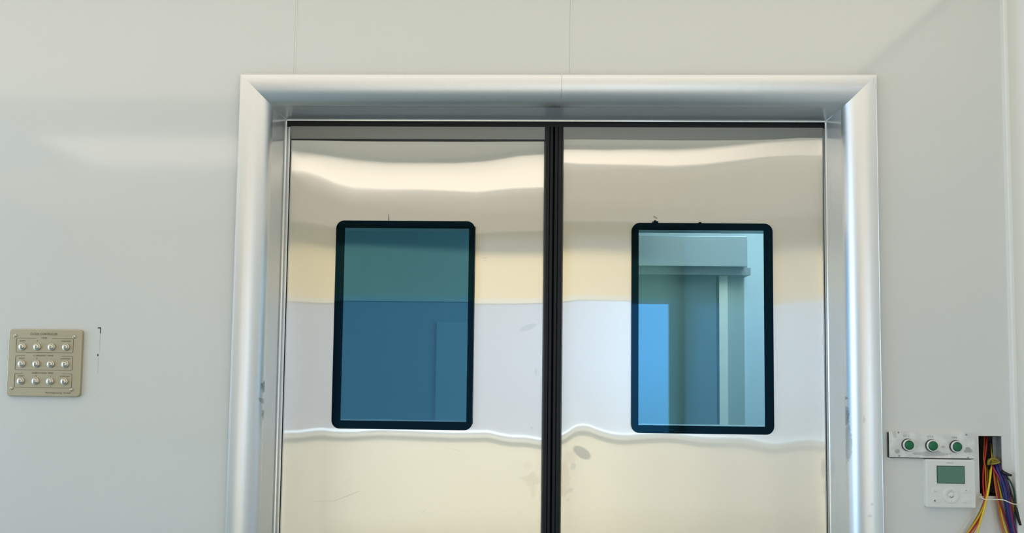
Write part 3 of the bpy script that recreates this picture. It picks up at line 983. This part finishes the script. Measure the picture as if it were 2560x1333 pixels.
symbol(lambda q: q.sweep([[(.9775, YT - .0016, 1.0935), (.9830, YT - .0016, 1.0935), (.9803, YT - .0016, 1.0980)], [(.9775, YT - .0008, 1.0935), (.9830, YT - .0008, 1.0935), (.9803, YT - .0008, 1.0980)]], closed=True, caps=True, smooth=False))


# ------------------------------------------------------------------ box in the cutout and the loose cables
jb = empty('wall_box', ((HX0 + HX1) / 2, 0, HZ0), 'dark open back box sunk in the wall, spilling coloured cables', 'electrical box')
mb = MB()
t = .0012
mb.box(HX0, HX0 + t, .001, .105, HZ0, HZ1); mb.box(HX0, HX1, .001, .105, HZ0, HZ0 + t); mb.box(HX0, HX1, .001, .105, HZ1 - t, HZ1)
mb.box(HX0, HX1, .104, .106, HZ0, HZ1)
mb.build('shell', M['cavity'], jb)
mb = MB(); mb.box(HX1 - t, HX1, .001, .105, HZ0, HZ1); mb.box(HX1 - .011, HX1 - t, .020, .022, HZ0 + .07, HZ1 - .002)
mb.build('side_plate', M['galv'], jb)
mb = MB()
for q in ((HX0 - .0022, HX0, HZ0 - .006, HZ1), (HX0, HX1, HZ0 - .007, HZ0)):
    mb.box(q[0], q[1], -.0012, .0, q[2], q[3])
mb.build('edge_filler', M['seal_line'], jb)

def wp(X, Z, y):
    """point over the cable cutout; X, Z run in the close-up grid of the cutout, y is the distance from the wall face"""
    x = 1.0928 + (2400 + X / 4.88 - 2445) * .001012
    z = 1.2610 - (1060 + Z / 4.88 - 1090) * .001013
    k = (y - EYE.y) / (0 - EYE.y)
    return (EYE.x + (x - EYE.x) * k, y, EYE.z + (z - EYE.z) * k)

CC = {'red': (.50, .012, .012), 'darkred': (.24, .010, .016), 'yellow': (.80, .58, .03), 'gold': (.62, .36, .02), 'orange': (.62, .15, .018), 'blue': (.008, .016, .13),
      'navy': (.008, .012, .12), 'magenta': (.40, .015, .12), 'purple': (.14, .02, .16), 'green': (.005, .075, .055), 'black': (.008, .009, .010), 'olive': (.28, .22, .03),
      'white': (.80, .76, .62), 'brown': (.16, .06, .02), 'grey': (.35, .36, .38)}
for k_, v_ in CC.items(): M['c_' + k_] = simple(k_ + '_cable_sheath', v_, .32, var=.1, scale=120)
CABLES = [
    ('red', 2.3, 'red cable dropping straight from the top of the cutout', [(325, 150, .03), (318, 250, .02), (300, 400, .012), (275, 560, .006), (265, 720, .002), (275, 850, -.006), (285, 900, -.010), (262, 1010, -.012), (215, 1130, -.012), (150, 1250, -.012), (90, 1340, -.012), (10, 1480, -.01)]),
    ('orange', 1.8, 'orange cable along the red one inside the cutout', [(298, 150, .034), (290, 300, .024), (283, 420, .012), (298, 540, .004), (300, 700, .0), (304, 830, -.008), (298, 900, -.013), (272, 1020, -.016), (225, 1150, -.016), (165, 1275, -.016), (128, 1340, -.016), (60, 1480, -.01)]),
    ('olive', 1.6, 'olive cable crossing behind the bright yellow one', [(330, 420, .04), (318, 540, .012), (322, 640, .005), (318, 760, .0), (300, 880, -.006), (258, 985, -.008), (205, 1100, -.008), (130, 1220, -.008), (55, 1340, -.008), (-20, 1440, -.006)]),
    ('yellow', 2.3, 'bright yellow cable crossing in front of the cutout', [(392, 440, .012), (372, 540, .0), (355, 660, -.008), (335, 780, -.014), (310, 900, -.020), (278, 1030, -.022), (245, 1130, -.022), (215, 1220, -.022), (180, 1340, -.022), (130, 1480, -.015)]),
    ('gold', 2.0, 'gold cable lowest of those swinging away to the thermostat side', [(345, 560, .012), (345, 700, .0), (330, 830, -.010), (300, 930, -.016), (255, 1040, -.018), (195, 1150, -.018), (120, 1260, -.018), (62, 1340, -.018), (-30, 1460, -.01)]),
    ('orange', 2.0, 'orange cable on the inner edge of the main bundle', [(398, 470, .010), (400, 600, .0), (412, 740, -.006), (430, 870, -.012), (445, 980, -.014), (468, 1130, -.014), (498, 1340, -.014), (520, 1500, -.01)]),
    ('darkred', 2.6, 'dark red cable in the middle of the main bundle', [(405, 480, .008), (415, 640, -.002), (438, 780, -.008), (462, 910, -.014), (492, 1030, -.017), (530, 1160, -.017), (580, 1340, -.017), (620, 1500, -.01)]),
    ('yellow', 2.1, 'yellow cable beside the dark red one in the bundle', [(415, 470, .012), (438, 640, .002), (462, 770, -.004), (480, 870, -.010), (478, 960, -.013), (476, 1060, -.0135), (500, 1200, -.0135), (545, 1340, -.0135), (590, 1500, -.01)]),
    ('magenta', 2.2, 'magenta cable crossing the top of the bundle', [(375, 480, .006), (410, 560, -.006), (455, 640, -.010), (510, 740, -.014), (560, 850, -.018), (580, 960, -.020), (592, 1080, -.020), (610, 1210, -.020), (632, 1340, -.020), (660, 1500, -.01)]),
    ('blue', 3.2, 'thick blue cable on the front of the bundle', [(415, 470, .004), (450, 560, -.008), (490, 660, -.014), (525, 780, -.020), (545, 900, -.024), (555, 1020, -.025), (572, 1140, -.025), (600, 1260, -.025), (622, 1340, -.025), (670, 1500, -.015)]),
    ('navy', 3.0, 'navy cable between the thick blue and the dark red one', [(400, 470, .008), (440, 580, -.004), (478, 700, -.010), (508, 820, -.016), (528, 930, -.019), (540, 1040, -.020), (556, 1150, -.020), (588, 1280, -.020), (602, 1340, -.020), (640, 1500, -.012)]),
    ('blue', 2.6, 'thinner blue cable over the top of the bundle', [(440, 465, .006), (480, 560, -.006), (520, 660, -.012), (552, 770, -.016), (568, 880, -.020), (570, 1000, -.021), (580, 1120, -.021), (600, 1220, -.0205), (640, 1400, -.018)]),
    ('purple', 2.2, 'purple cable along the upper edge of the bundle', [(455, 470, .010), (505, 570, -.002), (545, 670, -.008), (575, 790, -.012), (592, 900, -.015), (598, 1000, -.016), (612, 1120, -.016), (640, 1250, -.016), (660, 1340, -.016), (690, 1500, -.01)]),
    ('orange', 1.9, 'orange cable between the magenta and the green ones', [(470, 500, .014), (530, 640, -.002), (572, 780, -.006), (600, 900, -.010), (610, 1010, -.012), (618, 1120, -.012), (638, 1240, -.012), (655, 1340, -.012), (680, 1500, -.01)]),
    ('green', 2.2, 'dark green cable bowed away from the bundle', [(500, 560, .004), (560, 640, -.008), (610, 720, -.012), (640, 810, -.014), (652, 900, -.016), (655, 990, -.016), (648, 1080, -.016), (640, 1160, -.016), (652, 1290, -.014), (670, 1400, -.012)]),
    ('black', 2.2, 'black cable ending in a taped tip', [(490, 540, .006), (545, 640, -.006), (580, 750, -.010), (608, 850, -.018), (640, 950, -.022), (662, 1040, -.024), (680, 1110, -.024), (696, 1185, -.024), (706, 1225, -.024)]),
    ('yellow', 2.0, 'yellow cable outermost at the foot of the bundle', [(600, 890, -.006), (625, 990, -.008), (648, 1090, -.010), (672, 1180, -.012), (685, 1250, -.012), (676, 1340, -.012), (660, 1500, -.01)]),
    ('brown', 2.0, 'brown cable behind the foot of the bundle', [(560, 860, -.003), (590, 980, -.005), (615, 1090, -.007), (635, 1190, -.008), (650, 1290, -.008), (672, 1420, -.008)]),
    ('yellow', 1.5, 'thin yellow strand hanging into the cable knot', [(378, 240, .045), (378, 330, .030), (384, 420, .016), (390, 450, .010)]),
    ('gold', 1.7, 'gold strand hanging into the cable knot', [(430, 240, .045), (422, 330, .030), (412, 420, .016), (408, 450, .010)]),
]
for col, r_, lab, pts in CABLES:
    mb = MB()
    pts = list(pts)
    if pts[-1][1] > 1390:
        (xa, za, ya), (xb, zb, yb_) = pts[-2], pts[-1]
        k_ = 1750 - zb + 25 * math.sin(7 * r_ + xb)
        pts.append((xb + (xb - xa) / (zb - za) * k_ * .7, zb + k_, yb_ * .8))
    P3 = [wp(*p) for p in pts]
    mb.tube(spline(P3, 7), r_ * .001, 10)
    o = mb.build('cable', M['c_' + col], origin=P3[0])
    tag(o, lab, 'cable', 'loose cables from the wall cutout')
    if 'taped' in lab:
        mb = MB()
        mb.tube(spline([wp(655, 1020, -.024), wp(672, 1090, -.025), wp(690, 1170, -.025), wp(708, 1228, -.025)], 5), .0042, 10, r1=.0030)
        mb.build('tape_tip', M['black'], o)
# knot of olive tape round the bundle
mb = MB()
for a0, dy in ((0, 0), (1, .004)):
    c = Vector(wp(395 + a0 * 12, 450 + a0 * 22, .004 - dy))
    pts = []
    for k in range(25):
        a = 2 * math.pi * k / 24
        pts.append((c.x + .0115 * math.cos(a), c.y + .010 * math.sin(a), c.z + .0035 * math.cos(a + .5) + .002 * math.sin(a)))
    mb.tube(pts, .0026, 8)
mb.tube(spline([wp(335, 500, -.004), wp(350, 445, -.007), wp(395, 425, -.008), wp(440, 440, -.006)], 5), .0030, 8)
tag(mb.build('cable_wrap', M['c_olive'], origin=wp(395, 450, 0)), 'olive tape knot gathering the cables in the cutout', 'cable wrap')
# black clip at the upper edge of the bundle
mb = MB()
mb.tube(spline([wp(505, 585, -.008), wp(545, 605, -.016), wp(580, 618, -.018), wp(612, 625, -.018)], 4), .0052, 10, r1=.0030)
tag(mb.build('cable_clip', M['black'], origin=wp(560, 610, -.01)), 'black clip sticking out beside the thick blue cable', 'cable clip')
# white string tied across
mb = MB()
mb.tube(spline([wp(236, 855, -.006), wp(245, 900, -.016), wp(290, 925, -.028), (wp(340, 928, -.030)), wp(430, 922, -.026), wp(500, 925, -.028), wp(560, 945, -.032), wp(610, 968, -.032), wp(660, 978, -.028), wp(715, 974, -.020)], 7), .0014, 8)
tag(mb.build('tie_string', M['c_white'], origin=wp(340, 928, -.03)), 'white string tied across the hanging cables', 'string')

# seat the wall fittings where they stand, allowing for how far they come out of the wall
cp.location.x += .0050
sp.location.x -= .0034; sp.location.z += .0008
th.location.x -= .0084; th.location.z += .0022
